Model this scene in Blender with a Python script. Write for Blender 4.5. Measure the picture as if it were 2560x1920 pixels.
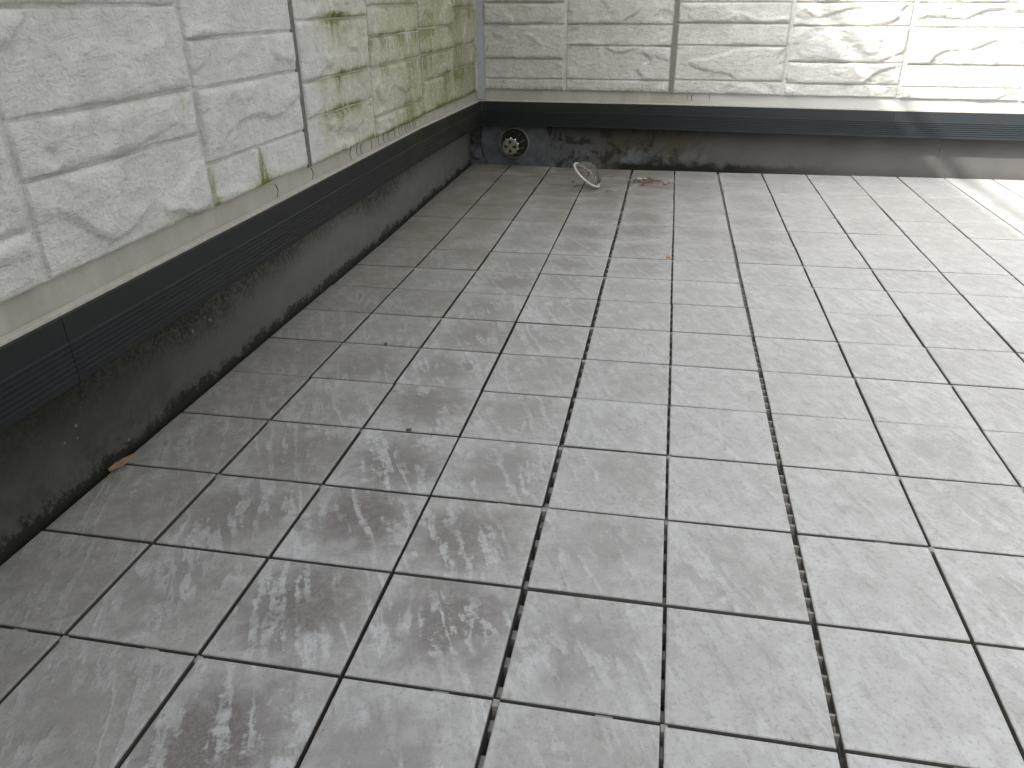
import bpy, bmesh, math, random
from mathutils import Vector, Matrix, noise
random.seed(7)
for o in list(bpy.data.objects):
    bpy.data.objects.remove(o)
scene = bpy.context.scene
C = scene.collection
T = 0.1                      # one floor tile, in metres; most measures below are in tiles

# ------------------------------------------------------------------ camera
YAW, PITCH, ROLL = -0.195699, 0.466608, -0.013433
cp, sp, cy_, sy_ = math.cos(PITCH), math.sin(PITCH), math.cos(YAW), math.sin(YAW)
fw = Vector((sy_*cp, cy_*cp, -sp)); rt0 = Vector((cy_, -sy_, 0)); up0 = rt0.cross(fw)
cr, sr = math.cos(ROLL), math.sin(ROLL)
rt = rt0*cr + up0*sr
up = up0*cr - rt0*sr
CAM = Vector((0.377839, -0.330528, 0.385536))
cam_data = bpy.data.cameras.new('camera')
cam = bpy.data.objects.new('camera', cam_data); C.objects.link(cam)
cam.matrix_world = Matrix(((rt.x, up.x, -fw.x, CAM.x), (rt.y, up.y, -fw.y, CAM.y),
                           (rt.z, up.z, -fw.z, CAM.z), (0, 0, 0, 1)))
cam_data.sensor_width = 36; cam_data.lens = 27.263
cam_data.clip_start = 0.01; cam_data.clip_end = 2000
scene.camera = cam
scene.render.resolution_x = 1024; scene.render.resolution_y = 768

# ------------------------------------------------------------------ sky and sun
SUN = Vector((1.0, 0.75, -1.0)).normalized()          # the way the light travels
to_sun = -SUN
world = bpy.data.worlds.new('World'); scene.world = world; world.use_nodes = True
wt = world.node_tree
bg = wt.nodes['Background']
sky = wt.nodes.new('ShaderNodeTexSky'); sky.sky_type = 'NISHITA'; sky.sun_disc = False
sky.sun_elevation = math.asin(to_sun.z)
sky.sun_rotation = math.atan2(to_sun.x, to_sun.y)
sky.air_density = 1.0; sky.dust_density = 9.0; sky.ozone_density = 1.0
hs = wt.nodes.new('ShaderNodeHueSaturation'); hs.inputs['Saturation'].default_value = 0.22
wt.links.new(sky.outputs[0], hs.inputs['Color'])
wt.links.new(hs.outputs[0], bg.inputs['Color'])
scene.render.engine = 'CYCLES'
scene.cycles.max_bounces = 5; scene.cycles.diffuse_bounces = 4; scene.cycles.glossy_bounces = 3
scene.cycles.transparent_max_bounces = 2; scene.cycles.caustics_reflective = False; scene.cycles.caustics_refractive = False
bg.inputs['Strength'].default_value = 0.12
sun_data = bpy.data.lights.new('sun', 'SUN')
sun_data.energy = 2.0; sun_data.angle = math.radians(0.9); sun_data.color = (1.0, 0.95, 0.88)
sun = bpy.data.objects.new('sun', sun_data); C.objects.link(sun)
sun.rotation_euler = SUN.to_track_quat('-Z', 'Y').to_euler()
sun.location = (-3, -3, 4)
scene.view_settings.view_transform = 'Standard'
scene.view_settings.look = 'None'
scene.view_settings.exposure = 1.72
scene.view_settings.gamma = 1.0

# ------------------------------------------------------------------ helpers
def tag(o, label=None, cat=None, group=None, kind=None):
    if label: o['label'] = label
    if cat: o['category'] = cat
    if group: o['group'] = group
    if kind: o['kind'] = kind
    return o

def link(name, me, mat=None, parent=None, loc=(0, 0, 0)):
    o = bpy.data.objects.new(name, me); C.objects.link(o)
    if mat and me is not None:
        if not me.materials: me.materials.append(mat)
    if parent is not None: o.parent = parent
    o.location = loc
    return o

def mesh_from(name, verts, faces, smooth=False):
    me = bpy.data.meshes.new(name)
    me.from_pydata([tuple(v) for v in verts], [], faces)
    me.validate(); me.update()
    if smooth:
        me.polygons.foreach_set('use_smooth', [True]*len(me.polygons))
    return me

def bm_obj(name, bm, mat, parent=None, loc=(0, 0, 0), smooth=False):
    me = bpy.data.meshes.new(name); bm.to_mesh(me); bm.free()
    if smooth:
        me.polygons.foreach_set('use_smooth', [True]*len(me.polygons))
    return link(name, me, mat, parent, loc)

def add_box(bm, a, b, bevel=0.0):
    a = Vector(a); b = Vector(b); c = (a+b)/2; s = b-a
    r = bmesh.ops.create_cube(bm, size=1, matrix=Matrix.Translation(c) @ Matrix.Diagonal((s.x, s.y, s.z, 1)))
    if bevel > 0:
        es = list({e for v in r['verts'] for e in v.link_edges})
        bmesh.ops.bevel(bm, geom=es, offset=bevel, segments=2, affect='EDGES', profile=0.6)

def add_tube(bm, pts, rad, seg=8, closed=False):
    pts = [Vector(p) for p in pts]; n = len(pts); rings = []
    for i, p in enumerate(pts):
        if closed:
            t = (pts[(i+1) % n]-pts[i-1]).normalized()
        else:
            t = (pts[min(i+1, n-1)]-pts[max(i-1, 0)]).normalized()
        a = t.orthogonal().normalized() if i == 0 else (pa - t*pa.dot(t)).normalized()
        pa = a
        b = t.cross(a)
        r = rad[i] if isinstance(rad, (list, tuple)) else rad
        rings.append([bm.verts.new(p + a*math.cos(2*math.pi*k/seg)*r + b*math.sin(2*math.pi*k/seg)*r) for k in range(seg)])
    m = n if closed else n-1
    for i in range(m):
        A = rings[i]; B = rings[(i+1) % n]
        for k in range(seg):
            bm.faces.new((A[k], A[(k+1) % seg], B[(k+1) % seg], B[k]))
    if not closed:
        bm.faces.new(rings[0][::-1]); bm.faces.new(rings[-1])

def lathe(bm, prof, seg=32, M=None):
    """prof: list of (radius, height); turned round the local z axis, then placed by M."""
    M = M or Matrix.Identity(4); rings = []
    for r, h in prof:
        if r < 1e-6:
            rings.append([bm.verts.new(M @ Vector((0, 0, h)))])
        else:
            rings.append([bm.verts.new(M @ Vector((r*math.cos(2*math.pi*k/seg), r*math.sin(2*math.pi*k/seg), h))) for k in range(seg)])
    for A, B in zip(rings, rings[1:]):
        for k in range(seg):
            q = (k+1) % seg
            if len(A) == 1 and len(B) == 1: continue
            if len(A) == 1: bm.faces.new((A[0], B[q], B[k]))
            elif len(B) == 1: bm.faces.new((A[k], A[q], B[0]))
            else: bm.faces.new((A[k], A[q], B[q], B[k]))

class NT:
    """small shader-node builder"""
    def __init__(self, name):
        self.m = bpy.data.materials.new(name); self.m.use_nodes = True
        self.t = self.m.node_tree; self.b = self.t.nodes['Principled BSDF']
    def n(self, kind, **kw):
        nd = self.t.nodes.new(kind)
        for k, v in kw.items():
            if k in nd.bl_rna.properties: setattr(nd, k, v)
            else: self.s(nd.inputs[k], v)
        return nd
    def s(self, inp, v):
        if hasattr(v, 'is_linked') or isinstance(v, bpy.types.NodeSocket): self.t.links.new(v, inp)
        else: inp.default_value = v
    def math(self, op, a, b=0.0, clamp=False):
        nd = self.t.nodes.new('ShaderNodeMath'); nd.operation = op; nd.use_clamp = clamp
        self.s(nd.inputs[0], a); self.s(nd.inputs[1], b); return nd.outputs[0]
    def mix(self, f, a, b, blend='MIX'):
        nd = self.t.nodes.new('ShaderNodeMix'); nd.data_type = 'RGBA'; nd.blend_type = blend
        self.s(nd.inputs[0], f)
        for i, v in ((6, a), (7, b)):
            self.s(nd.inputs[i], v if isinstance(v, bpy.types.NodeSocket) else (*v, 1) if len(v) == 3 else v)
        return nd.outputs[2]
    def ramp(self, f, lo, hi, smooth=True):
        nd = self.t.nodes.new('ShaderNodeMapRange'); nd.interpolation_type = 'SMOOTHSTEP' if smooth else 'LINEAR'
        self.s(nd.inputs[0], f); self.s(nd.inputs[1], lo); self.s(nd.inputs[2], hi); return nd.outputs[0]
    def noise(self, vec, scale, detail=4, rough=0.55, dist=0.0):
        nd = self.t.nodes.new('ShaderNodeTexNoise')
        self.s(nd.inputs['Vector'], vec); nd.inputs['Scale'].default_value = scale
        nd.inputs['Detail'].default_value = detail; nd.inputs['Roughness'].default_value = rough
        nd.inputs['Distortion'].default_value = dist; return nd.outputs[0]
    def map(self, vec, scale=(1, 1, 1), loc=(0, 0, 0), rot=(0, 0, 0)):
        nd = self.t.nodes.new('ShaderNodeMapping'); self.s(nd.inputs['Vector'], vec)
        nd.inputs['Scale'].default_value = scale; self.s(nd.inputs['Location'], loc); nd.inputs['Rotation'].default_value = rot
        return nd.outputs[0]
    def pos(self):
        nd = self.t.nodes.new('ShaderNodeNewGeometry'); return self.map(nd.outputs['Position'], (1/T, 1/T, 1/T))
    def obj(self):
        nd = self.t.nodes.new('ShaderNodeTexCoord'); return self.map(nd.outputs['Object'], (1/T, 1/T, 1/T))
    def xyz(self, v):
        nd = self.t.nodes.new('ShaderNodeSeparateXYZ'); self.s(nd.inputs[0], v); return nd.outputs
    def attr(self, name, typ='GEOMETRY'):
        nd = self.t.nodes.new('ShaderNodeAttribute'); nd.attribute_name = name; nd.attribute_type = typ; return nd.outputs['Fac']
    def attr_vec(self, name):
        nd = self.t.nodes.new('ShaderNodeAttribute'); nd.attribute_name = name; nd.attribute_type = 'OBJECT'; return nd.outputs['Vector']
    def bump(self, h, strength, dist, prev=None):
        nd = self.t.nodes.new('ShaderNodeBump'); nd.inputs['Strength'].default_value = strength
        nd.inputs['Distance'].default_value = dist; self.s(nd.inputs['Height'], h)
        if prev is not None: self.s(nd.inputs['Normal'], prev)
        return nd.outputs[0]
    def out(self, color, rough=0.6, normal=None, spec=0.4, metal=0.0):
        self.s(self.b.inputs['Base Color'], color if isinstance(color, bpy.types.NodeSocket) else (*color, 1))
        self.s(self.b.inputs['Roughness'], rough); self.b.inputs['Specular IOR Level'].default_value = spec
        self.b.inputs['Metallic'].default_value = metal
        if normal is not None: self.s(self.b.inputs['Normal'], normal)
        return self.m

# ------------------------------------------------------------------ materials
def mat_tile():
    k = NT('porcelain_tile')
    rnd = k.n('ShaderNodeObjectInfo').outputs['Random']
    off = k.n('ShaderNodeCombineXYZ')
    k.s(off.inputs[0], k.math('MULTIPLY', rnd, 37.0)); k.s(off.inputs[1], k.math('MULTIPLY', rnd, 91.0)); k.s(off.inputs[2], k.math('MULTIPLY', rnd, 17.0))
    o = k.obj()
    ad = k.n('ShaderNodeVectorMath', operation='ADD'); k.s(ad.inputs[0], o); k.s(ad.inputs[1], off.outputs[0])
    v = ad.outputs[0]
    P = k.pos()
    fine = k.noise(v, 30, 3, 0.75)
    med = k.noise(v, 5.5, 4, 0.68, 0.4)
    # flowing slate veins: contour bands of a stretched, warped field
    vr = k.map(v, (1, 1, 1), (0, 0, 0), (0, 0, math.radians(-24)))
    vs = k.map(vr, (2.3, 0.50, 1))
    field = k.noise(vs, 1.5, 4, 0.55, 0.25)
    mid2 = k.noise(v, 14, 3, 0.7)
    wv = k.math('SINE', k.math('ADD', k.math('ADD', k.math('MULTIPLY', k.xyz(vr)[0], 24.0), k.math('MULTIPLY', field, 30.0)), k.math('MULTIPLY', med, 5.0)))
    jag = k.math('ADD', wv, k.math('ADD', k.math('MULTIPLY', k.math('SUBTRACT', fine, 0.5), 2.4), k.math('MULTIPLY', k.math('SUBTRACT', mid2, 0.5), 3.4)))
    veins = k.ramp(jag, -0.15, 1.15)
    strk = k.ramp(k.noise(k.map(vr, (15, 4.2, 1)), 1.0, 4, 0.65, 0.3), 0.53, 0.68)
    patch = k.ramp(k.noise(v, 2.1, 3, 0.55), 0.36, 0.60)       # veins come and go over the tile
    # the veins are worn and silted over towards the back
    veins = k.math('MULTIPLY', k.math('MULTIPLY', veins, patch), k.math('SUBTRACT', 1.0, k.math('MULTIPLY', k.ramp(k.xyz(P)[1], 6.5, 12.5), 0.8)))
    st = k.attr('stain', 'OBJECT'); gr = k.attr('green', 'OBJECT'); dullf = k.attr('dull_shade', 'OBJECT')
    # purple-brown cloud in the middle of the tile, strength given per tile
    wob = k.math('MULTIPLY', k.math('SUBTRACT', med, 0.5), 0.55)
    ln = k.n('ShaderNodeVectorMath', operation='LENGTH'); fl = k.map(o, (1, 1, 0), k.attr_vec('shift')); k.s(ln.inputs[0], fl)
    d = k.math('ADD', ln.outputs['Value'], wob)
    cloud = k.math('MULTIPLY', k.ramp(d, 0.70, 0.10), st)
    base = k.mix(k.ramp(med, 0.3, 0.7), (0.462, 0.465, 0.455), (0.548, 0.553, 0.546))
    dull_shade = k.mix(k.ramp(med, 0.32, 0.68), (0.225, 0.212, 0.178), (0.31, 0.296, 0.26))  # beige tone, darkened to paint in the shade beside the left parapet
    base = k.mix(dullf, base, dull_shade)
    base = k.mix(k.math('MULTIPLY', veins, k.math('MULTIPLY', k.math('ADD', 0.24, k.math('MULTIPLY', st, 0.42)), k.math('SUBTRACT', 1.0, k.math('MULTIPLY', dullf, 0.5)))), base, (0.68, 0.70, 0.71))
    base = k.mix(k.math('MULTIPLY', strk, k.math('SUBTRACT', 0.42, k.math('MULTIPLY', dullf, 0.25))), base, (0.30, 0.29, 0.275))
    dark = k.math('MULTIPLY', cloud, k.math('SUBTRACT', 1.1, k.math('MULTIPLY', veins, 0.88)), True)
    col = k.mix(dark, base, k.mix(k.ramp(fine, .35, .65), (0.168, 0.152, 0.145), (0.262, 0.244, 0.234)))
    # grit
    col = k.mix(k.math('MULTIPLY', k.ramp(fine, 0.52, 0.68), 0.42), col, (0.24, 0.225, 0.21))
    col = k.mix(k.math('MULTIPLY', k.ramp(fine, 0.44, 0.32), 0.16), col, (0.68, 0.68, 0.67))
    # algae film on the damp tiles
    pn = k.noise(P, 1.3, 4, 0.6)
    col = k.mix(k.math('MULTIPLY', gr, k.ramp(pn, 0.34, 0.72)), col, (0.21, 0.205, 0.10))
    # brown damp marks near the drain
    damp = k.math('MULTIPLY', k.attr('damp', 'OBJECT'), k.ramp(k.noise(k.map(P, (1, 1.6, 1)), 1.7, 4, 0.6, 0.5), 0.42, 0.70))
    col = k.mix(damp, col, (0.19, 0.16, 0.135))
    # dirt that spreads over the joints, browner towards the back
    Px = k.xyz(P)
    broad = k.ramp(k.noise(P, 0.42, 4, 0.55, 0.4), 0.44, 0.66)
    col = k.mix(k.math('MULTIPLY', broad, k.math('ADD', 0.06, k.math('MULTIPLY', k.ramp(Px[0], 6.0, 1.0), 0.10))), col, (0.25, 0.235, 0.20))
    brown = k.math('MULTIPLY', k.ramp(Px[1], 6.5, 14.0), k.ramp(pn, 0.30, 0.62))
    col = k.mix(k.math('MULTIPLY', brown, k.math('ADD', 0.12, k.math('MULTIPLY', k.ramp(Px[0], 6.5, 2.5), 0.42))), col, (0.215, 0.195, 0.16))
    # small dark specks
    vo = k.n('ShaderNodeTexVoronoi'); k.s(vo.inputs['Vector'], v); vo.inputs['Scale'].default_value = 6
    col = k.mix(k.math('MULTIPLY', k.ramp(vo.outputs['Distance'], 0.055, 0.02), k.ramp(pn, .5, .62)), col, (0.13, 0.12, 0.11))
    # darker colour on the cut sides, to darken the joint lines
    nzv = k.xyz(k.n('ShaderNodeNewGeometry').outputs['True Normal'])[2]
    col = k.mix(k.ramp(nzv, 0.45, 0.15), col, (0.13, 0.122, 0.105))
    h = k.math('ADD', k.math('MULTIPLY', veins, 0.45), k.math('ADD', k.math('MULTIPLY', mid2, 0.8), k.math('MULTIPLY', fine, 0.6)))
    return k.out(col, k.math('ADD', 0.50, k.math('MULTIPLY', med, 0.2)), k.bump(h, 0.6, 0.0011), 0.35)

def mat_siding(name, plane):
    k = NT(name)
    P = k.pos()
    al = k.attr('algae'); gm = k.attr('grime')
    fine = k.noise(P, 24, 3, 0.75)
    med = k.noise(P, 4.0, 3, 0.6)
    base = k.mix(k.ramp(med, 0.3, 0.7), (0.64, 0.638, 0.59), (0.745, 0.742, 0.70))
    # pores and grit
    vo = k.n('ShaderNodeTexVoronoi'); k.s(vo.inputs['Vector'], P); vo.inputs['Scale'].default_value = 16
    pore = k.math('MULTIPLY', k.ramp(vo.outputs['Distance'], 0.20, 0.08), k.ramp(k.noise(P, 6, 3), 0.45, 0.65))
    base = k.mix(k.math('MULTIPLY', pore, 0.35), base, (0.30, 0.30, 0.27))
    base = k.mix(k.math('MULTIPLY', k.ramp(fine, 0.50, 0.66), 0.34), base, (0.38, 0.375, 0.33))
    # grey-olive grime that settled in the rough skin
    str_ = k.noise(k.map(P, (3.2, 3.2, 0.7)), 2.2, 3, 0.65)
    g = k.math('MULTIPLY', gm, k.ramp(k.math('ADD', k.math('MULTIPLY', fine, 0.75), k.math('MULTIPLY', str_, 0.5)), 0.40, 0.78), True)
    base = k.mix(g, base, (0.33, 0.31, 0.215))
    # green algae
    st2 = k.noise(k.map(P, (5.5, 5.5, 1.0)), 2.0, 4, 0.68)
    a = k.math('MULTIPLY', al, k.ramp(k.math('ADD', k.math('MULTIPLY', st2, 0.7), k.math('MULTIPLY', fine, 0.45)), 0.28, 0.80), True)
    ag = k.mix(k.ramp(al, 0.5, 1.1), (0.40, 0.39, 0.175), (0.19, 0.205, 0.045))
    base = k.mix(a, base, ag)
    diag = k.map(P, (1, 1, 2.2), (0, 0, 0), (math.radians(35) if plane == 'x' else 0, math.radians(-35) if plane == 'y' else 0, 0))
    chip = k.noise(diag, 5.0, 4, 0.66, 0.3)
    nb = k.bump(k.math('ADD', chip, k.math('MULTIPLY', fine, 0.45)), 0.85, 0.0045)
    return k.out(base, 0.78, nb, 0.25)

def mat_band(name):
    k = NT(name); P = k.pos(); x = k.xyz(P)
    fine = k.noise(P, 18, 5, 0.7); med = k.noise(k.map(P, (1.4, 1.4, .5)), 2.5, 5, .6)
    base = k.mix(k.ramp(med, .3, .7), (0.40, 0.385, 0.325), (0.48, 0.465, 0.41))
    base = k.mix(k.math('MULTIPLY', k.ramp(fine, .5, .75), .35), base, (0.33, 0.31, 0.25))
    # whiter towards the right along the back wall
    base = k.mix(k.ramp(x[0], 3.6, 5.2), base, (0.56, 0.56, 0.54))
    return k.out(base, 0.7, k.bump(fine, .3, .001), .3)

def mat_trim():
    k = NT('trim_coated_metal'); P = k.pos(); x = k.xyz(P)
    n1 = k.noise(k.map(P, (1, 1, .35)), 6, 5, .65); n2 = k.noise(P, 30, 4, .7)
    base = k.mix(k.ramp(n1, .35, .7), (0.0095, 0.0115, 0.0125), (0.0125, 0.0150, 0.0160))
    base = k.mix(k.math('MULTIPLY', k.ramp(n2, .55, .72), .18), base, (0.04, 0.04, 0.035))
    # olive film towards the damp corner on the left-hand run
    left = k.math('MULTIPLY', k.ramp(x[1], 7.5, 11.5), k.ramp(x[0], -0.45, -0.62))
    film = k.math('MULTIPLY', left, k.ramp(k.noise(k.map(P, (1, .6, 1.4)), 1.7, 4, .6), .30, .68))
    base = k.mix(k.math('MULTIPLY', film, .5), base, (0.045, 0.048, 0.02))
    base = k.mix(k.math('MULTIPLY', k.ramp(x[0], 2.0, 7.0), .6), base, (0.036, 0.044, 0.051))
    return k.out(base, k.math('ADD', .42, k.math('MULTIPLY', n1, .2)), None, .35)

def mat_concrete_left():
    k = NT('stained_mortar'); P = k.pos(); x = k.xyz(P)
    med = k.noise(P, 3.0, 7, .65); fine = k.noise(P, 24, 5, .7); bl = k.noise(P, .7, 4, .5)
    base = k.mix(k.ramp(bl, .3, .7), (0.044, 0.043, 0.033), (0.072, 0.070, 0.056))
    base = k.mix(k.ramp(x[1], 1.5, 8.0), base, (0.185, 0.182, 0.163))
    smear = k.math('MULTIPLY', k.ramp(x[2], .75, .15), k.ramp(med, .36, .62))
    base = k.mix(k.math('MULTIPLY', smear, .55), base, (0.125, 0.122, 0.105))
    # dark stippled growth on the upper part, black mould along the joint with the tiles
    wob = k.math('MULTIPLY', k.math('SUBTRACT', bl, .5), .9)
    top = k.math('MULTIPLY', k.ramp(k.math('ADD', x[2], wob), 0.45, 0.95), k.ramp(x[1], 15.5, 11.0))
    stipple = k.ramp(k.math('ADD', k.math('MULTIPLY', fine, .75), k.math('MULTIPLY', med, .25)), .56, .46)
    base = k.mix(k.math('MULTIPLY', top, k.math('ADD', .22, k.math('MULTIPLY', stipple, .60))), base, (0.022, 0.021, 0.015))
    w2 = k.math('MULTIPLY', k.math('SUBTRACT', med, .5), .5)
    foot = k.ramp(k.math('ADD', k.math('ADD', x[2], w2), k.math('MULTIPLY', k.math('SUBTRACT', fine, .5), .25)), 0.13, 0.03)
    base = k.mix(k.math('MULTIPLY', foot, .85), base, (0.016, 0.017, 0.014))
    sp_ = k.n('ShaderNodeTexVoronoi'); k.s(sp_.inputs['Vector'], P); sp_.inputs['Scale'].default_value = 5.5
    lich = k.math('MULTIPLY', k.ramp(sp_.outputs['Distance'], .13, .05), k.ramp(k.noise(P, 1.6, 3), .5, .62))
    base = k.mix(k.math('MULTIPLY', lich, .7), base, (0.30, 0.29, 0.25))
    h = k.math('ADD', med, k.math('MULTIPLY', fine, .4))
    return k.out(base, .85, k.bump(h, .5, .0025), .2)

def mat_concrete_back():
    k = NT('grey_mortar'); P = k.pos(); x = k.xyz(P)
    med = k.noise(P, 3.2, 7, .65); fine = k.noise(P, 24, 5, .7); bl = k.noise(P, .8, 4, .5)
    base = k.mix(k.ramp(bl, .3, .7), (0.095, 0.091, 0.087), (0.125, 0.12, 0.115))
    base = k.mix(k.math('MULTIPLY', k.ramp(x[0], 2.5, .5), .8), base, (0.115, 0.12, 0.127))
    wob = k.math('MULTIPLY', k.math('SUBTRACT', med, .5), 1.6)
    wet = k.ramp(x[0], 5.2, 3.6)
    # olive-brown crust on the upper half from the drain to the fifth tile
    crust = k.math('MULTIPLY', k.ramp(k.math('ADD', x[2], wob), .38, .62), k.math('MULTIPLY', k.ramp(x[0], 4.9, 4.2), k.ramp(x[0], 1.9, 2.5)))
    base = k.mix(k.math('MULTIPLY', crust, .75), base, (0.075, 0.068, 0.045))
    blk = k.math('MULTIPLY', wet, k.ramp(k.noise(k.map(P, (1, 1, .8)), 2.2, 6, .75, .6), .50, .58))
    base = k.mix(k.math('MULTIPLY', blk, .75), base, (0.02, 0.02, 0.017))
    pale = k.math('MULTIPLY', k.math('MULTIPLY', k.ramp(x[2], .55, .30), k.ramp(x[0], 3.9, 2.6)), k.ramp(k.noise(P, 1.8, 5, .6), .45, .6))
    base = k.mix(k.math('MULTIPLY', pale, .7), base, (0.20, 0.21, 0.23))
    foot = k.math('MULTIPLY', k.ramp(k.math('ADD', x[2], k.math('MULTIPLY', wob, .30)), .22, .06), k.math('MULTIPLY', k.ramp(x[0], 8.2, 5.0), k.ramp(x[0], 2.2, 2.8)))
    base = k.mix(foot, base, (0.022, 0.023, 0.014))
    tr = k.math('MULTIPLY', k.ramp(k.math('ADD', x[2], k.math('MULTIPLY', wob, .2)), .60, .95), k.ramp(x[0], 8.5, 4.0))
    base = k.mix(k.math('MULTIPLY', tr, .6), base, (0.05, 0.047, 0.04))
    return k.out(base, .85, k.bump(k.math('ADD', med, k.math('MULTIPLY', fine, .4)), .45, .0022), .2)

def mat_plain(name, c1, c2, rough=.6, scale=8, spec=.4, metal=0.0, bump=.2, bd=.001):
    k = NT(name); P = k.pos(); n1 = k.noise(P, scale, 6, .65)
    return k.out(k.mix(k.ramp(n1, .3, .7), c1, c2), rough, k.bump(n1, bump, bd), spec, metal)

M_TILE = mat_tile()
M_SIDE_X = mat_siding('split_face_siding_left', 'x')
M_SIDE_Y = mat_siding('split_face_siding_back', 'y')
M_BAND = mat_band('siding_lower_edge')
M_TRIM = mat_trim()
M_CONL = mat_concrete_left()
M_CONB = mat_concrete_back()
M_TRAY = mat_plain('grey_plastic', (0.26, 0.25, 0.23), (0.42, 0.41, 0.39), .5, 12)
M_SLAB = mat_plain('roof_membrane', (0.018, 0.017, 0.016), (0.05, 0.046, 0.042), .8, 5)
M_SEALD = mat_plain('brown_grey_sealant', (0.13, 0.12, 0.10), (0.19, 0.175, 0.15), .7, 14)
M_SEALO = mat_plain('olive_grey_sealant', (0.19, 0.183, 0.145), (0.27, 0.26, 0.215), .7, 14)
M_SEALW = mat_plain('pale_corner_sealant', (0.40, 0.405, 0.41), (0.47, 0.475, 0.48), .55, 10)
M_BEAD = mat_plain('ivory_sealant_bead', (0.52, 0.50, 0.40), (0.62, 0.605, 0.54), .5, 10)
M_COPE = mat_plain('grey_coping_metal', (0.10, 0.105, 0.11), (0.13, 0.135, 0.14), .4, 3)
M_RAIL = mat_plain('silver_rail', (0.5, 0.5, 0.5), (0.58, 0.58, 0.58), .35, 5, .5, .8)
M_STEEL = mat_plain('dull_drain_steel', (0.22, 0.213, 0.17), (0.31, 0.30, 0.25), .42, 25, .5, .45, .15)
M_CAGE = mat_plain('polished_drain_steel', (0.75, 0.72, 0.60), (0.85, 0.82, 0.70), .12, 6, .5, 1.0, .05)
M_HOLE_DARK = mat_plain('drain_painted_dark', (0.012, 0.012, 0.010), (0.022, 0.021, 0.017), .5, 9)
M_PATCH = mat_plain('drain_flange_sheet', (0.075, 0.082, 0.088), (0.14, 0.145, 0.15), .7, 4.5, .3, 0, .3)
M_RIMW = mat_plain('bare_strainer_steel', (0.66, 0.66, 0.62), (0.78, 0.78, 0.74), .4, 14, .5, .1)
M_WIRE = mat_plain('strainer_wire', (0.16, 0.155, 0.125), (0.30, 0.29, 0.25), .4, 22, .5, .2)
M_LEAF = mat_plain('dry_leaf', (0.26, 0.165, 0.085), (0.40, 0.28, 0.16), .7, 7)
M_LITTER = mat_plain('dry_litter', (0.11, 0.06, 0.04), (0.28, 0.18, 0.11), .8, 30)
M_ORANGE = mat_plain('orange_bit', (0.62, 0.32, 0.12), (0.7, 0.42, 0.2), .6, 30)
M_DARKBIT = mat_plain('dark_husk', (0.10, 0.07, 0.045), (0.22, 0.17, 0.12), .8, 30)
M_PALEBIT = mat_plain('pale_chip', (0.65, 0.6, 0.52), (0.75, 0.7, 0.62), .6, 30)
M_CRACK = mat_plain('crack_dirt', (0.05, 0.045, 0.035), (0.09, 0.08, 0.06), .9, 20)
M_GROUND = mat_plain('asphalt', (0.045, 0.045, 0.045), (0.06, 0.06, 0.058), .9, .5)

# ------------------------------------------------------------------ measures of the place (in tiles)
XF, YF = -1.06, 16.12          # faces of the mortar upstands
XT, YT = -0.665, 15.79         # faces of the dark base trim
XB, YBK = -0.775, 15.905       # faces of the siding boards (bottom of the grooves)
PROUD = 0.07                   # how far the stone blocks stand out
TOP = 10.3                     # top of the parapets
Y0, X1 = -6.0, 15.6            # where the detailed walls stop, outside the picture

def poly(pts, t):
    if t <= pts[0][0]: return pts[0][1]
    for (a, va), (b, vb) in zip(pts, pts[1:]):
        if t <= b: return va + (vb-va)*(t-a)/(b-a)
    return pts[-1][1]
TL = [(-6, 1.73), (0.9, 1.69), (5.0, 1.667), (11.0, 1.655), (15.8, 1.565)]
TB = [(-0.66, 1.565), (3.74, 1.525), (8.6, 1.45), (11.2, 1.425), (15.6, 1.38)]

# ------------------------------------------------------------------ ground and floor
bm = bmesh.new()
bmesh.ops.create_grid(bm, x_segments=2, y_segments=2, size=400)
g = bm_obj('ground', bm, M_GROUND, loc=(0, 0, -3.2)); tag(g, kind='structure')

bm = bmesh.new(); add_box(bm, (-2.4*T, -30*T, -2.2*T), (34*T, 17.6*T, -0.34*T))
floor = bm_obj('balcony_floor', bm, M_SLAB); tag(floor, kind='structure')

TW = 0.967; TD = 0.976; TH = 0.085
def tile_mesh():
    w, d, b = TW/2*T, TD/2*T, 0.010*T
    vs = []; fs = []
    levels = [(0, -TH*T), (0, -b*1.2), (b*0.35, -b*0.35), (b*1.3, 0)]
    for ins, z in levels:
        for sx, sy in ((-1, -1), (1, -1), (1, 1), (-1, 1)):
            vs.append((sx*(w-ins), sy*(d-ins), z))
    for l in range(3):
        for i in range(4):
            j = (i+1) % 4
            fs.append((l*4+i, l*4+j, l*4+4+j, l*4+4+i))
    fs.append((12, 13, 14, 15)); fs.append((3, 2, 1, 0))
    return mesh_from('tile', vs, fs)

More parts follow.
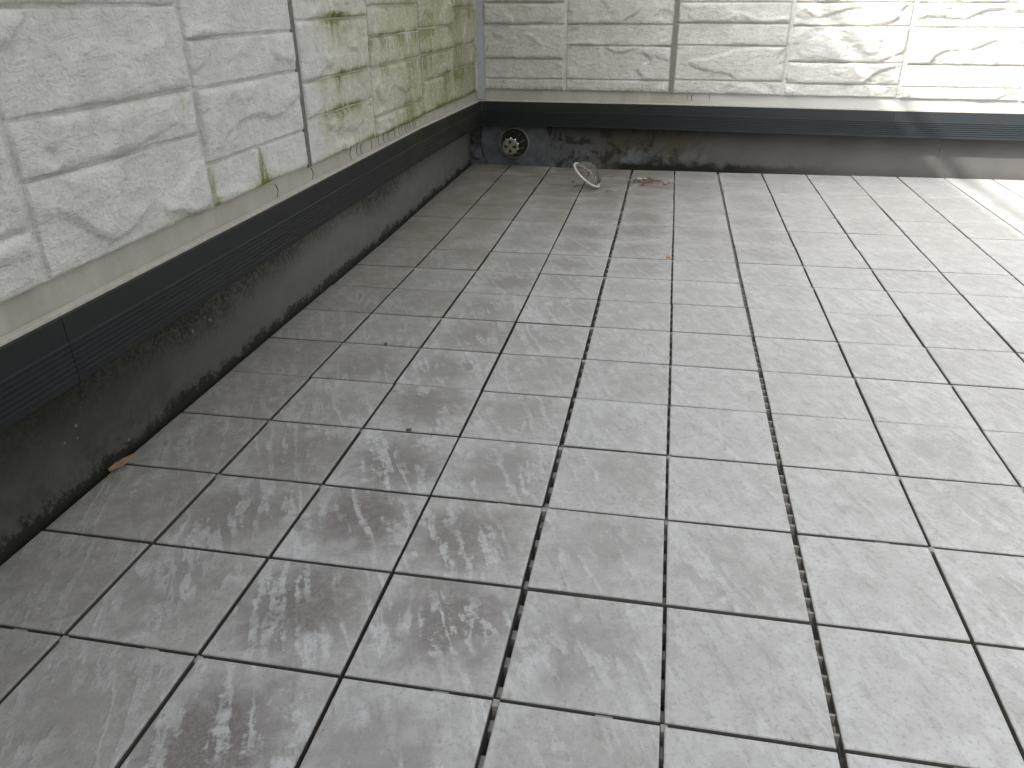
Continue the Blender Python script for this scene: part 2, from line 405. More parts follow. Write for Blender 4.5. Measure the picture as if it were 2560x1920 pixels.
def tray_mesh(pegs, clip):
    """plastic grid the tile is clipped to: rim, bars and the pegs that bridge the joint on the right"""
    bm = bmesh.new()
    w = 0.47; z0, z1 = -0.30, -TH-0.004
    for s in (-1, 1):
        add_box(bm, ((s*w-0.012)*T, -w*T, z0*T), ((s*w+0.012)*T, w*T, z1*T))
        add_box(bm, (-(w-.013)*T, (s*w-0.012)*T, z0*T), ((w-.013)*T, (s*w+0.012)*T, z1*T))
    if pegs:
        for i in range(4 if pegs == 1 else 3):
            y = (-0.375+0.25*i) if pegs == 1 else (-.30+.30*i)
            add_box(bm, ((w+.014)*T, (y-0.042)*T, -0.24*T), (0.545*T, (y+0.042)*T, (-0.090)*T), 0.006*T)
            if pegs == 2:
                for e in (-.07, .07):
                    add_box(bm, ((w+.016)*T, (y+e-0.008)*T, -0.22*T), (0.550*T, (y+e+0.010)*T, (-0.035)*T))
    if clip:
        # stub at the near right-hand corner and the tab under the near edge
        add_box(bm, (0.486*T, -0.545*T, -0.2*T), (0.530*T, -0.490*T, -0.020*T), 0.006*T)
        add_box(bm, (0.10*T, -0.533*T, -0.2*T), (0.205*T, -0.4895*T, -0.022*T), 0.005*T)
    me = bpy.data.meshes.new('base_tray'); bm.to_mesh(me); bm.free(); me.materials.append(M_TRAY)
    return me
ME_TILE = tile_mesh(); ME_TILE.materials.append(M_TILE)
TRAYS = {(p, c): tray_mesh(p, c) for p in (0, 1, 2) for c in (0, 1)}

def sstep(a, b, x):
    t = max(0, min(1, (x-a)/(b-a))); return t*t*(3-2*t)
def rise(x, y):
    return 0.055*sstep(8.5, 16.5, y)*sstep(2.4, -0.6, x)
unit = {}
COLSHIFT = {2: -0.010, 3: 0.004, 4: -0.004, 5: 0.009, 6: 0.004}
PEGSEAM = {1: 0, 2: 1, 3: 1, 4: 1, 5: 2, 8: 1, 11: 1}
# how strongly each tile is stained, nearest row first
STAIN = {-1: [.2]*18,
         0: [.3, .3, .5, .75, .65, .5, .7, .35, .3, .3, .3, .3, .35, .4, .4, .4, .4, .4],
         1: [.9, 1, 1, 1, .85, .8, .85, .85, .65, .75, .6, .5, .5, .55, .5, .5, .5, .5],
         2: [.6, .6, 1, .9, .6, .5, .35, .45, .5, .6, .75, .85, .85, .8, .7, .5, .5, .5],
         3: [.3, .3, .5, .4, .3, .22, .18, .18, .2, .3, .5, .75, .85, .8, .6, .5, .5, .5],
         4: [.15, .15, .12, .28, .15, .12, .12, .12, .15, .2, .3, .4, .4, .35, .3, .3, .3, .3],
         5: [.15, .15, .12, .12, .15, .15, .12, .2, .2, .3, .4, .55, .6, .65, .6, .5, .4, .5]}
for c in range(-1, 13):                  # tile between seam c and seam c+1
    for r in range(-2, 16):              # tile between joint r and joint r+1
        uc, ur = (c+1)//3, (r-1)//3
        if (uc, ur) not in unit:
            unit[(uc, ur)] = (random.uniform(-.004, .004), random.uniform(-.003, .003), random.uniform(-.0015, .0015),
                              random.uniform(-.0012, .0012), random.uniform(-.003, .003), random.uniform(-.004, .004))
        ux, uy, urz, _, utx, uty = unit[(uc, ur)]
        ir = (r-1) - 3*ur
        yc = 1 + 3*ur + 0.006 + TD/2 + ir*(TD+0.030) - (.020 if ur < 0 else 0)
        xc = c + 0.5 + COLSHIFT.get(c, 0)
        xx = xc + ux + random.uniform(-.002, .002); yy = yc + uy + random.uniform(-.002, .002)
        e = 0.4
        z = rise(xc, yc) + random.uniform(-.003, .003) + (yc-(1+3*ur+1.5))*utx*.6
        tx = (rise(xc, yc+e)-rise(xc, yc-e))/(2*e) + utx + random.uniform(-.0025, .0025)
        ty = -(rise(xc+e, yc)-rise(xc-e, yc))/(2*e) + uty + random.uniform(-.004, .004)
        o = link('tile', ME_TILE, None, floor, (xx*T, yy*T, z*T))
        o.rotation_euler = (tx, ty, urz + random.uniform(-.002, .002))
        # wear of this tile; the dull tone also paints shade by the left wall
        sm = STAIN.get(c)
        sv = sm[max(0, min(len(sm)-1, r+2))] if sm else .22
        o['stain'] = max(0, sv*random.uniform(.75, .98)*(1 - .22*sstep(2.5, 5.5, yc)))
        o['dull_shade'] = max(0, min(1, {-1: .85, 0: .50, 1: .24, 2: .12, 3: .05}.get(c, .03) + random.uniform(-.10, .10) + (.30*sstep(9, 15, yc) if c < 5 else 0)))
        o['green'] = max(0, .52*sstep(2.5, -.2, xc)*sstep(3.5, 9, yc) + .25*sstep(5, 1.5, xc)*sstep(10, 15, yc)*random.uniform(.3, 1))
        o['damp'] = (.80*sstep(5.2, 1.5, xc)*sstep(10.5, 14.8, yc))
        o['shift'] = (random.uniform(-.13, .13), random.uniform(-.13, .13), 0.0)
        t = link('base_tray', TRAYS[(PEGSEAM.get(c+1, 0), 1 if (c+1) % 3 != 2 and (r % 3) != 1 else 0)], None, o)

# ------------------------------------------------------------------ walls
lw = link('left_parapet_wall', None, loc=(XF*T, 5*T, 0))
tag(lw, 'white split-stone clad parapet with green algae stains and black base trim, left', 'wall')
bw = link('back_parapet_wall', None, loc=(5*T, YF*T, 0))
tag(bw, 'white split-stone clad parapet at the back, sunlit at its right end', 'wall')
LW0 = Vector(lw.location); BW0 = Vector(bw.location)

def wl(y, z, out):   # point on the left wall: along y, up z, out of the board plane
    return Vector(((XB+out)*T, y*T, z*T)) - LW0
def wb(x, z, out):
    return Vector((x*T, (YBK-out)*T, z*T)) - BW0

def fbm(x, y, s, oct=4):
    a = 0; f = 1; w = 1
    for i in range(oct):
        a += w*noise.noise((x*f, y*f, s+i*7.3)); f *= 2.03; w *= .52
    return a
def relief(u, v, s):
    p, q = u + .35*noise.noise((u*.8, v*.8, s)), v + .25*noise.noise((u*.9+4, v*.9, s))
    h = .016*noise.noise((p*.7, q*1.3, s+3))
    n1 = fbm(p*.42 + q*.2, q*1.0 - p*.25, s+11, 3)
    n2 = fbm(p*.6 - q*.3, q*1.3 + p*.30, s+23, 4)
    h += .042*sstep(-.01, .045, n1) + .022*sstep(-.01, .04, n2-.22) - .030
    h += .008*n1 + .009*fbm(p*1.6+q*1.0, q*3.2-p*.9, s+50, 3)
    return h
def stains_left(y, z, edges):
    """algae, grime at a point; edges: heights of the grooves of that column"""
    gl = sstep(6.0, 8.2, y)*.30 + sstep(8.4, 12.5, y)*.45
    al = sstep(6.3, 8.0, y)*.16 + sstep(7.0, 11.5, y)*.78*(.80+.5*noise.noise((y*1.1, z*.8, 4)))
    for e in edges:
        d = z-e
        k = math.exp(-(d/.07)**2) if d > 0 else math.exp(-(d/.20)**2)
        streak = max(0, .45+1.1*noise.noise((y*2.1, e*3.1, 9)))
        if y > 6.3:
            al += k*streak*(.75 if y < 8.8 else .60)*sstep(6.3, 6.9, y)
    def blob(y0, z0, ry, rz, a): return a*math.exp(-((y-y0)/ry)**2-((z-z0)/rz)**2)
    al += blob(7.55, 3.62, .55, .06, 1.0) + blob(7.6, 3.40, .40, .40, .4)
    al += blob(7.9, 2.90, .7, .06, .8) + blob(7.45, 2.75, .14, .26, .6)
    al += blob(7.6, 2.45, .9, .07, .8) + blob(6.9, 2.25, .12, .28, .5) + blob(7.3, 2.2, .14, .3, .45)
    # drip on the near panel and the wet lower lip
    if 1.9 < z < 2.36: al += 1.5*math.exp(-((y-4.98-.10*(2.35-z))/(.035+.22*(2.35-z)))**2)
    lip = math.exp(-((z-edges[0])/.055)**2)
    al += lip*(1.3*math.exp(-((y-5.05)/.55)**2) + 1.0*math.exp(-((y-3.35)/.55)**2) + .9*sstep(6.2, 6.8, y))
    al += blob(3.62, 2.98, .035, .12, .8) + .9*math.exp(-((y-3.95)/.06)**2)*sstep(2.55, 2.2, z)
    return max(0, al), max(0, gl)
def stains_back(x, z, edges):
    gr = sstep(6.4, 1.6, x)*.26
    al = .16*sstep(2.5, -.5, x)
    for e in edges:
        d = z-e
        k = math.exp(-(d/.035)**2) if d > 0 else .5*math.exp(-(d/.04)**2)
        gr += .8*k*max(0, .5+noise.noise((x*1.7, e*2.7, 2)))*sstep(6.5, 3.0, x)
        al += .5*k*max(0, noise.noise((x*1.3, e*3.7, 6))+.25)*sstep(5.5, 1.0, x)
    if edges and abs(z-edges[0]) < .08: gr += .5*sstep(6.5, 4.0, x)
    return al, gr

def block(wp, u0, u1, lo, hi, cell, seed, stain, edges, mat, parent, flip):
    """one rough-faced stone block; lo(u), hi(u) are its lower and upper edge"""
    nu = max(4, int((u1-u0)/cell)); z0, z1 = lo((u0+u1)/2), hi((u0+u1)/2)
    nv = max(4, int((z1-z0)/cell))
    us = [0, .012/(u1-u0)] + [i/nu for i in range(1, nu)] + [1-.012/(u1-u0), 1]
    vv = [0, .010/(z1-z0)] + [i/nv for i in range(1, nv)] + [1-.010/(z1-z0), 1]
    V = []; A = []; G = []
    for j, b in enumerate(vv):
        for i, a in enumerate(us):
            u = u0+(u1-u0)*a; za, zb = lo(u), hi(u)
            z = za+(zb-za)*b
            de = min(a*(u1-u0)*.75, (1-a)*(u1-u0)*.75, b*(z1-z0), (1-b)*(z1-z0))
            edge = i in (0, len(us)-1) or j in (0, len(vv)-1)
            f = sstep(0, .055, de)
            if edge: out = .016 if j else -.004
            else: out = max(.046, PROUD*(.80+.20*f) + relief(u, z, seed)*(.35+.65*f))
            # the lower edge is chipped: it wanders a little
            if j <= 1 and not edge: z += .014*noise.noise((u*2.3, seed, 1))
            V.append(wp(u, z, out)); al, gm = stain(u, z, edges); A.append(al); G.append(gm)
    n = len(us); F = []
    for j in range(len(vv)-1):
        for i in range(n-1):
            q = (j*n+i, j*n+i+1, (j+1)*n+i+1, (j+1)*n+i)
            F.append(q if not flip else q[::-1])
    me = mesh_from('stone_block', V, F, True)
    at = me.attributes.new('algae', 'FLOAT', 'POINT'); at.data.foreach_set('value', A)
    at = me.attributes.new('grime', 'FLOAT', 'POINT'); at.data.foreach_set('value', G)
    return link('stone_block', me, mat, parent)

H3 = [.42, .72, .44]
LCOLS = [(-5.80, -3.36, [1.99, 2.70, 3.12, 3.84]), (-3.36, -.92, [1.98, 2.40, 3.10, 3.54]), (-.92, 1.50, [1.96, 2.38, 3.10, 3.55]),
         (1.50, 3.88, [1.95, 2.675, 3.09, 3.81]), (3.88, 6.24, [1.925, 2.35, 3.055, 3.495]),
         (6.24, 8.70, [1.875, 2.44, 2.88, 3.585]), (8.70, 11.30, [1.845, 2.14, 2.86, 3.285]),
         (11.30, 13.66, [1.84, 2.42, 2.86, 3.30]), (13.66, 15.60, [1.805, 2.43, 2.87, 3.59])]
BCOLS = [(-.60, 1.32, [1.82, 2.055, 2.49, 3.215, 3.665]), (1.32, 3.77, [1.80, 2.045, 2.765, 3.205, 3.90]),
         (3.77, 6.21, [1.765, 2.045, 2.765, 3.215, 3.63]), (6.21, 8.63, [1.735, 1.985, 2.43, 3.145, 3.60]),
         (8.63, 11.07, [1.695, 1.935, 2.38, 3.105, 3.57]), (11.07, 13.50, [1.66, 1.90, 2.62, 3.06, 3.76]),
         (13.50, 15.60, [1.64, 1.88, 2.32, 3.04, 3.46])]
def build_cols(cols, wp, stain, mat, parent, slope, gaps, flip):
    for ci, (a, b, zs) in enumerate(cols):
        zs = list(zs); vis = len(zs)
        k = ci
        while zs[-1] < TOP-.9:
            zs.append(zs[-1]+H3[k % 3]); k += 1
        zs.append(TOP-.02)
        ga = gaps.get(round(a, 2), .036); gb = gaps.get(round(b, 2), .036)
        mid = (a+b)/2
        for j in range(len(zs)-1):
            def lo(u, z=zs[j], j=j): return z + slope*(u-mid) + (.009 if j else 0)
            def hi(u, z=zs[j+1]): return z + slope*(u-mid) - .009
            near = zs[j] < 3.95 and (b > .5)
            block(wp, a+ga, b-gb, lo, hi, .030 if near else .14, ci*13.7+j*3.1+(100 if flip else 0), stain, zs[:vis], mat, parent, flip)
build_cols(LCOLS, wl, stains_left, M_SIDE_X, lw, -.008, {6.24: .055, 15.6: .0, -.60: .0}, False)
build_cols(BCOLS, wb, stains_back, M_SIDE_Y, bw, -.010, {3.77: .056, -.60: .03, 15.6: 0}, False)

def strip(name, wp, a, b, prof_lo, prof_hi, out0, out1, mat, parent, step=.5):
    """long thin box along a wall whose lower and upper edges follow two functions"""
    n = max(2, int((b-a)/step)); V = []; F = []
    for i in range(n+1):
        u = a+(b-a)*i/n
        V += [wp(u, prof_lo(u), out0), wp(u, prof_lo(u), out1), wp(u, prof_hi(u), out1), wp(u, prof_hi(u), out0)]
    for i in range(n):
        for k in range(4):
            F.append((i*4+k, i*4+(k+1) % 4, i*4+4+(k+1) % 4, i*4+4+k))
    F.append((0, 3, 2, 1)); F.append((n*4, n*4+1, n*4+2, n*4+3))
    return link(name, mesh_from(name, V, F), mat, parent)
tl = lambda y: poly(TL, y)
tb = lambda x: poly(TB, x)
# boards behind the blocks: their lower strip shows as the plain band
strip('siding_board', wl, Y0, 15.905, lambda y: tl(y)-.10, lambda y: TOP, -1.6, 0, M_BAND, lw)
strip('siding_board', wb, -.775+.004, X1, lambda x: tb(x)-.10, lambda x: TOP, -1.6, 0, M_BAND, bw)
# grooves are only half as deep as the blocks stand proud of the band
GB = strip('groove_bed', wl, Y0, 15.86, lambda y: max(1.79, poly([(a_, z_[0]) for a_, b_, z_ in LCOLS], y-1.2)-.002), lambda y: TOP-.01, .001, .022, M_SIDE_X, lw)
strip('groove_bed', wb, -.74, X1, lambda x: poly([(a_, z_[0]) for a_, b_, z_ in BCOLS], x-1.2)-.002, lambda x: TOP-.01, .001, .022, M_SIDE_Y, bw)
# plain continuation of the left parapet behind the camera
bm = bmesh.new(); add_box(bm, (-2.3*T, -30*T, -2*T), ((XB-.004)*T, (Y0-.02)*T, TOP*T))
bm_obj('plain_wall', bm, M_BAND, lw, -LW0)
# sealant joints, corner bead and the bead above the trim
strip('sealant_joint', wl, 6.19, 6.29, lambda y: 1.885, lambda y: TOP-.03, .024, .044, M_SEALD, lw, .05)
strip('sealant_joint', wb, 3.722, 3.818, lambda x: 1.77, lambda x: TOP-.03, .024, .062, M_SEALO, bw, .05)
strip('corner_sealant', wb, -.770, -.585, lambda x: 1.60, lambda x: TOP-.03, .024, .056, M_SEALW, bw, .05)
strip('sealant_bead', wl, Y0, 15.80, lambda y: tl(y)-.004, lambda y: tl(y)+.030, .003, .075, M_BEAD, lw)
strip('sealant_bead', wb, -.70, X1, lambda x: tb(x)-.004, lambda x: tb(x)+.024, .003, .070, M_BEAD, bw)
# mortar upstands below the trim
def conc(name, wp, a, b, off, mat, parent):
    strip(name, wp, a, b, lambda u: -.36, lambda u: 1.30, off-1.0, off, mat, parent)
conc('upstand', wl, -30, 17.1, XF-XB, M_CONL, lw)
OB = -(YF-YBK)
conc('upstand', wb, XF+.004, 2.325, OB, M_CONB, bw)
conc('upstand', wb, 2.345, 9.775, OB, M_CONB, bw)
conc('upstand', wb, 9.80, X1+14, OB, M_CONB, bw)
strip('upstand_joint', wb, 2.327, 2.343, lambda u: -.3, lambda u: 1.2, OB-.2, OB-.015, M_CRACK, bw)
strip('upstand_joint', wb, 9.777, 9.798, lambda u: -.3, lambda u: 1.2, OB-.2, OB-.012, M_SEALD, bw)

# dark ribbed base trim, run by run
RIB = [(0, 0), (-.01, 0), (.0, .0)]
def trim_profile():
    p = [(-.03, 0.0), (-.004, 0.0), (0, -.006), (0, -.205)]
    z = -.205
    for i in range(7):
        p += [(.015, z-.012), (.015, z-.017), (0, z-.022), (0, z-.043)]
        z -= .043
    p += [(0, -.545), (-.008, -.553), (-.33, -.553), (-.33, -.540)]
    return p
def trim(wp, a, b, top, face, parent, mitre0=0, mitre1=0):
    pr = trim_profile(); n = max(2, int((b-a)/.8)); V = []; F = []
    for i in range(n+1):
        for o_, dz in pr:
            u = a+(b-a)*i/n
            if i == n: u -= mitre1*o_
            if i == 0: u -= mitre0*o_
            V.append(wp(u, top(u)+dz, face+o_))
    m = len(pr)
    for i in range(n):
        for k in range(m-1):
            F.append((i*m+k, i*m+k+1, (i+1)*m+k+1, (i+1)*m+k))
    F.append(tuple(range(m))); F.append(tuple(n*m+k for k in range(m))[::-1])
    return link('base_trim', mesh_from('base_trim', V, F), M_TRIM, parent)
FL = XT-XB; FB = YBK-YT
trim(wl, -30, 1.452, tl, FL, lw); trim(wl, 1.460, 10.99, tl, FL, lw); trim(wl, 11.005, YT, lambda y: tl(y)-.004, FL-.004, lw, 0, 1)
trim(wb, XT, 3.745, tb, FB, bw, 1, 0); trim(wb, 3.753, 8.625, tb, FB, bw); trim(wb, 8.633, X1+14, tb, FB, bw)
strip('trim_joint_cover', wl, 1.4525, 1.4595, lambda u: tl(u)-.545, lambda u: tl(u)-.004, FL-.05, FL-.010, M_CRACK, lw)
strip('trim_joint_cover', wl, 10.990, 11.005, lambda u: tl(u)-.545, lambda u: tl(u)-.004, FL-.05, FL-.010, M_CRACK, lw)
strip('trim_joint_cover', wb, 3.7455, 3.7525, lambda u: tb(u)-.545, lambda u: tb(u)-.004, FB-.05, FB-.008, M_CRACK, bw)
strip('trim_joint_cover', wb, 8.6255, 8.6325, lambda u: tb(u)-.545, lambda u: tb(u)-.004, FB-.05, FB-.008, M_CRACK, bw)

# coping on top of the parapets
bm = bmesh.new(); add_box(bm, (-2.55*T, -30*T, (TOP+.003)*T), (-.55*T, 15.68*T, (TOP+.25)*T), .04*T)
bm_obj('coping', bm, M_COPE, lw, -LW0)
bm = bmesh.new(); add_box(bm, (-2.55*T, 15.70*T, (TOP+.003)*T), (X1*T, 17.7*T, (TOP+.25)*T), .04*T)
bm_obj('coping', bm, M_COPE, bw, -BW0)
# hair cracks in the coating of the plain band
def crack(wp, u, z0, z1, bend, parent, w=.006):
    pts = []
    for i in range(7):
        t = i/6
        pts.append((u + bend*math.sin(math.pi*t)*.5 + .015*noise.noise((u*5, t*4, 3)) + .03*t*bend, z1+(z0-z1)*t))
    V = []; F = []
    for i, (a, z) in enumerate(pts):
        ww = w*(1-.6*i/6)
        V += [wp(a-ww, z, .002), wp(a+ww, z, .002), wp(a+ww, z, .007), wp(a-ww, z, .007)]
    for i in range(6):
        for k in range(4):
            F.append((i*4+k, i*4+(k+1) % 4, i*4+4+(k+1) % 4, i*4+4+k))
    F += [(0, 3, 2, 1), (24, 25, 26, 27)]
    link('hair_crack', mesh_from('hair_crack', V, F), M_CRACK, parent)
for y, b in ((6.32, .10), (7.75, -.14), (8.0, -.10), (8.18, -.12), (8.55, .10), (8.95, -.10), (9.2, -.12), (9.42, -.10), (9.75, -.08),
             (10.0, -.14), (10.16, -.16), (10.35, -.14), (10.5, -.16), (10.62, -.14), (10.8, -.10), (10.92, -.10), (5.3, .12)):
    crack(wl, y, tl(y)+.035, 1.86, b, lw, .0055)
for x, b in ((4.20, .10), (4.30, -.12), (4.62, .05), (4.12, .06)):
    crack(wb, x, tb(x)+.06, 1.745, b, bw, .006)

# handrail on the left parapet: its shadow splits the light on the right
hr = link('handrail', None, loc=(-1.5*T, 5*T, (TOP+.25)*T))
tag(hr, 'round silver handrail along the top of the left parapet', 'handrail')
H0 = Vector(hr.location)
bm = bmesh.new(); add_tube(bm, [(-1.5*T, y*T, 11.9*T) for y in (-29, -10, 5, 16.6)], .15*T, 16)
bm_obj('rail', bm, M_RAIL, hr, -H0, True)
for y in (-20, -9, 1.2, 12.6):
    bm = bmesh.new(); add_tube(bm, [(-1.5*T, y*T, (TOP+.25)*T), (-1.5*T, y*T, 11.85*T)], .10*T, 12)
    bm_obj('post', bm, M_RAIL, hr, -H0, True)

# ------------------------------------------------------------------ drain in the back upstand
DC = Vector((.075*T, YF*T, .565*T))
dr = link('wall_drain', None, loc=DC)
tag(dr, 'round steel drain outlet with domed grate in the back wall base', 'drain')
MY = Matrix.Rotation(math.radians(90), 4, 'X')       # local z -> -y (out of the wall)
bm = bmesh.new(); lathe(bm, [(0, .030*T), (.36*T, .030*T), (.83*T, .040*T), (.855*T, .030*T), (.872*T, .002*T)], 64, MY)
bm_obj('flange_sheet', bm, M_PATCH, dr, smooth=False)
bm = bmesh.new(); lathe(bm, [(.372*T, .030*T), (.372*T, .052*T), (.362*T, .066*T), (.345*T, .066*T), (.335*T, .050*T), (.33*T, .034*T)], 48, MY)
bm_obj('rim', bm, M_STEEL, dr, smooth=True)
bm = bmesh.new(); lathe(bm, [(.331*T, .050*T), (.325*T, .036*T), (.27*T, .034*T), (0, .033*T)], 48, MY)
bm_obj('throat_dark', bm, M_HOLE_DARK, dr)  # shallow black disc, its colour stands in for the dark inside the outlet
# cage: bars from the throat to the cap
CAPZ = .58
for i in range(10):
    a = 2*math.pi*(i+.5)/10
    bm = bmesh.new(); pts = []
    for t in (0, .25, .5, .75, 1):
        rr = .305-.135*t**1.2; pts.append(MY @ Vector((rr*math.cos(a)*T, rr*math.sin(a)*T, (.03+(CAPZ-.05)*t)*T)))
    add_tube(bm, pts, .022*T, 8)
    bm_obj('cage_bar', bm, M_CAGE, dr, smooth=True)
# cap with four wedge-shaped holes
bm = bmesh.new(); NS = 64; R = .192
def cap_r(j): return [0.025, .055, .142, .168][j]
rings = []
for j in range(4):
    rings.append([bm.verts.new(MY @ Vector((cap_r(j)*T*math.cos(2*math.pi*k/NS), cap_r(j)*T*math.sin(2*math.pi*k/NS), CAPZ*T))) for k in range(NS)])
ctr = bm.verts.new(MY @ Vector((0, 0, (CAPZ+.004)*T)))
for k in range(NS):
    q = (k+1) % NS
    bm.faces.new((ctr, rings[0][k], rings[0][q])); bm.faces.new((rings[0][k], rings[1][k], rings[1][q], rings[0][q]))
    ph = ((k+.5)/NS*4) % 1; hole = ph < .2 or ph > .8
    if not hole: bm.faces.new((rings[1][k], rings[2][k], rings[2][q], rings[1][q]))
    bm.faces.new((rings[2][k], rings[3][k], rings[3][q], rings[2][q]))
lip = [[bm.verts.new(MY @ Vector((r_*T*math.cos(2*math.pi*k/NS), r_*T*math.sin(2*math.pi*k/NS), z_*T))) for k in range(NS)]
       for r_, z_ in ((.182, CAPZ-.004), (R, CAPZ-.018), (R, CAPZ-.06))]
prev = rings[3]
for l in lip:
    for k in range(NS):
        q = (k+1) % NS; bm.faces.new((prev[k], l[k], l[q], prev[q]))
    prev = l
bm_obj('cap', bm, M_STEEL, dr, smooth=False)
bm = bmesh.new(); lathe(bm, [(0, (CAPZ-.03)*T), (.18*T, (CAPZ-.03)*T)], 32, MY)
bm_obj('cap_hole_dark', bm, M_HOLE_DARK, dr)  # added black disc paints the darkness seen through the cap holes

# ------------------------------------------------------------------ mesh strainer lying tipped on the tiles
ax = (rt*.707 + up*.707)*.85 - fw*.52
ax.normalize()
RS = .375*T
low = (Vector((0, 0, -1)) - ax*Vector((0, 0, -1)).dot(ax)).normalized()     # lowest direction on the rim
base = Vector((2.385*T, 13.86*T, .030*T))
SC = base - low*(RS+.01*T)
ms = link('mesh_strainer', None, loc=base)
tag(ms, 'small round wire mesh strainer tipped on its rim on the tiles', 'strainer')
e1 = low; e2 = ax.cross(e1)
MS = Matrix(((e1.x, e2.x, ax.x, SC.x-base.x), (e1.y, e2.y, ax.y, SC.y-base.y), (e1.z, e2.z, ax.z, SC.z-base.z), (0, 0, 0, 1)))
bm = bmesh.new(); lathe(bm, [(RS, 0), (RS*1.01, .022*T), (RS*.985, .032*T), (RS*.79, .018*T), (RS*.79, .000*T), (RS*.98, -.008*T), (RS, 0)], 48, MS)
bm_obj('rim', bm, M_RIMW, ms, smooth=True)
HD = .25*T; RD = RS*.86; SPH = (RD*RD+HD*HD)/(2*HD)
def dome(x, y):
    q = SPH*SPH-x*x-y*y
    return math.sqrt(max(0, q))-(SPH-HD)
bm = bmesh.new(); NW = 13
for i in range(-NW//2+1, NW//2+1):
    s = i/(NW/2)*RD*.98
    half = math.sqrt(max(0, RD*RD-s*s))
    if half < RD*.1: continue
    for sw in (0, 1):
        pts = []
        for j in range(15):
            t = -half+2*half*j/14
            x_, y_ = (s, t) if sw == 0 else (t, s)
            z_ = dome(x_, y_) + .010*T*math.sin(j*1.9+i*3.14)*(1 if sw else -1) + .012*T
            pts.append(MS @ Vector((x_, y_, z_)))
        add_tube(bm, pts, .0075*T, 4)
wm = bm_obj('wire_mesh', bm, M_WIRE, ms, smooth=True)
# litter caught between rim and mesh
bm = bmesh.new(); random.seed(3)
for i in range(46):
    if i < 26: a = random.gauss(.25, .35)
    else: a = random.gauss(-1.75, .22)
    a = a; rr = RS*random.uniform(.66, .90)
    c_ = Vector((rr*math.cos(a), rr*math.sin(a), dome(rr*math.cos(a), rr*math.sin(a))*.9+random.uniform(.02, .06)*T))
    s_ = random.uniform(.02, .05)*T
    p = [MS @ (c_+Vector((random.uniform(-1, 1), random.uniform(-1, 1), random.uniform(-.4, .7)))*s_) for _ in range(4)]
    v_ = [bm.verts.new(q) for q in p]
    for f_ in ((0, 1, 2), (0, 3, 1), (1, 3, 2), (0, 2, 3)): bm.faces.new([v_[k] for k in f_])
add_tube(bm, [MS @ Vector((RS*.75, RS*.1, .10*T)), MS @ Vector((RS*.3, -RS*.2, .26*T)), MS @ Vector((RS*.1, -RS*.24, .31*T))], .008*T, 5)
o = bm_obj('caught_litter', bm, M_LITTER, ms); tag(o, kind='stuff')

# ------------------------------------------------------------------ litter, leaf and bits on the tiles
def surf(x, y): return rise(x, y) + .004
def flakes(bm, n, cx, cy, sx, sy, smin, smax, hmax, rot=0.0):
    for i in range(n):
        x = random.gauss(0, .45)*sx; y = random.gauss(0, .45)*sy
        pile = math.exp(-(x/sx)**2*2-(y/sy)**2*2)
        s_ = random.uniform(smin, smax); a = random.uniform(0, 6.28); asp = random.uniform(.25, .8)
        z = surf(cx, cy) + random.uniform(0, hmax)*pile
        tl_ = random.uniform(-.5, .5); cu = random.uniform(-.2, .5)*s_
        pts = []
        for u, v in ((-1, 0), (-.3, -.5), (.5, -.35), (1, .1), (.4, .45), (-.4, .4)):
            px, py = u*s_, v*s_*asp
            X = x+px*math.cos(a)-py*math.sin(a); Y = y+px*math.sin(a)+py*math.cos(a)
            pts.append((cx+X, cy+Y, z+.012+max(0, cu*(u*u)+tl_*py)))
        th = .006
        top = [bm.verts.new((p[0]*T, p[1]*T, (p[2]+th)*T)) for p in pts]
        bot = [bm.verts.new((p[0]*T, p[1]*T, p[2]*T)) for p in pts]
        bm.faces.new(top); bm.faces.new(bot[::-1])
        for k in range(6): bm.faces.new((top[k-1], bot[k-1], bot[k], top[k]))
random.seed(11)
bm = bmesh.new(); flakes(bm, 90, 3.40, 14.62, .42, .40, .02, .075, .07); flakes(bm, 26, 3.35, 14.6, .75, .6, .01, .04, .0)
o = bm_obj('leaf_litter', bm, M_LITTER); tag(o, 'small heap of reddish-brown dry litter on the tiles right of the strainer', 'litter', kind='stuff')
for (x, y, rz, s_, lb) in ((3.22, 14.66, .2, .055, 'longer of two pale chips, at the left of the dry litter heap'), (3.36, 14.69, .1, .04, 'shorter of two pale chips, in the middle of the dry litter heap')):
    bm = bmesh.new(); add_box(bm, (-s_*T, -.35*s_*T, 0), (s_*T, .35*s_*T, .022*T), .006*T)
    o = bm_obj('pale_chip', bm, M_PALEBIT, None, (x*T, y*T, (surf(x, y)+.065)*T)); o.rotation_euler = (.3, .1, rz)
    tag(o, lb, 'chip', 'pale chips in the litter heap')
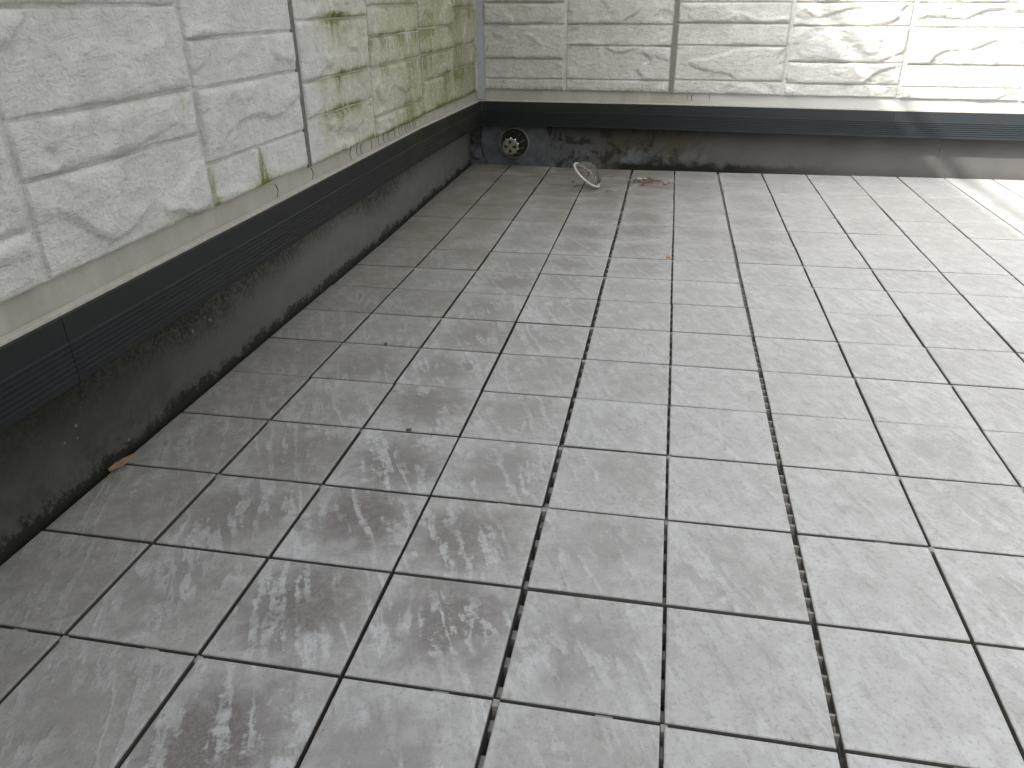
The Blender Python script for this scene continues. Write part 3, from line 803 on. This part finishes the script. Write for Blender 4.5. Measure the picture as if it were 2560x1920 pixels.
# dry leaf against the left upstand
def leaf(name, loc, rz, L, W, curl, mat):
    V = []; F = []; N = 10
    for i in range(N+1):
        t = i/N; w = W*math.sin(math.pi*min(1, t*.95+.03))**.8*(1+.25*noise.noise((t*6, 2, 1)))
        for s in (-1, -.5, 0, .5, 1):
            V.append(((t-.5)*L*T, s*w*.5*T, (.02+curl*(abs(s)**1.5)*.5 + curl*.8*t*t + .012*noise.noise((t*5, s*2, 4)))*T))
    for i in range(N):
        for k in range(4): F.append((i*5+k, i*5+k+1, i*5+6+k, i*5+5+k))
    me = mesh_from(name, V, F, True)
    o = link(name, me, mat, None, loc); o.rotation_euler = (0, 0, rz)
    m = o.modifiers.new('thickness', 'SOLIDIFY'); m.thickness = .0006
    return o
o = leaf('dry_leaf', (-.90*T, 1.90*T, .006*T), math.radians(55), .23, .095, .07, M_LEAF)
tag(o, 'curled tan dry leaf at the foot of the left wall', 'leaf')
# small bits
def bit(name, x, y, r, sc, mat, label, cat, zr=0):
    bm = bmesh.new(); bmesh.ops.create_icosphere(bm, subdivisions=2, radius=r*T)
    for v in bm.verts:
        v.co = Vector((v.co.x*sc[0], v.co.y*sc[1], v.co.z*sc[2]))*(1+.25*noise.noise(v.co*900))
    o = bm_obj(name, bm, mat, None, (x*T, y*T, (surf(x, y)+r*sc[2]*.8)*T), True); o.rotation_euler = (0, 0, zr)
    tag(o, label, cat)
bit('orange_bit', 3.93, 9.06, .035, (1, 1, .8), M_ORANGE, 'tiny orange crumb beside a joint in the middle of the floor', 'crumb')
bit('seed_husk', .55, 5.00, .020, (1.2, .8, .8), M_DARKBIT, 'dark seed husk lying on a tile joint near the left wall', 'husk')
bit('seed_husk', 1.48, 3.02, .022, (1.5, .7, .7), M_DARKBIT, 'pale-edged brown husk on a tile joint in the left foreground', 'husk', .2)
for i, (x, y, l, rz, lab) in enumerate(((1.88, 13.95, .20, .9, 'thin brown twig beside the rim of the strainer'), (1.75, 14.35, .13, 1.3, 'short brown twig behind the strainer on the tiles'),
                                        (2.62, 13.55, .16, .1, 'small dark splinter on the tiles right of the strainer'))):
    bm = bmesh.new(); add_tube(bm, [(-l/2*T, 0, 0), (0, .01*T, .012*T), (l/2*T, -.01*T, .004*T)], [.010*T, .012*T, .006*T], 6)
    o = bm_obj('twig', bm, M_DARKBIT, None, (x*T, y*T, (surf(x, y)+.02)*T), True); o.rotation_euler = (0, 0, rz)
    tag(o, lab, 'twig', 'twigs round the strainer')
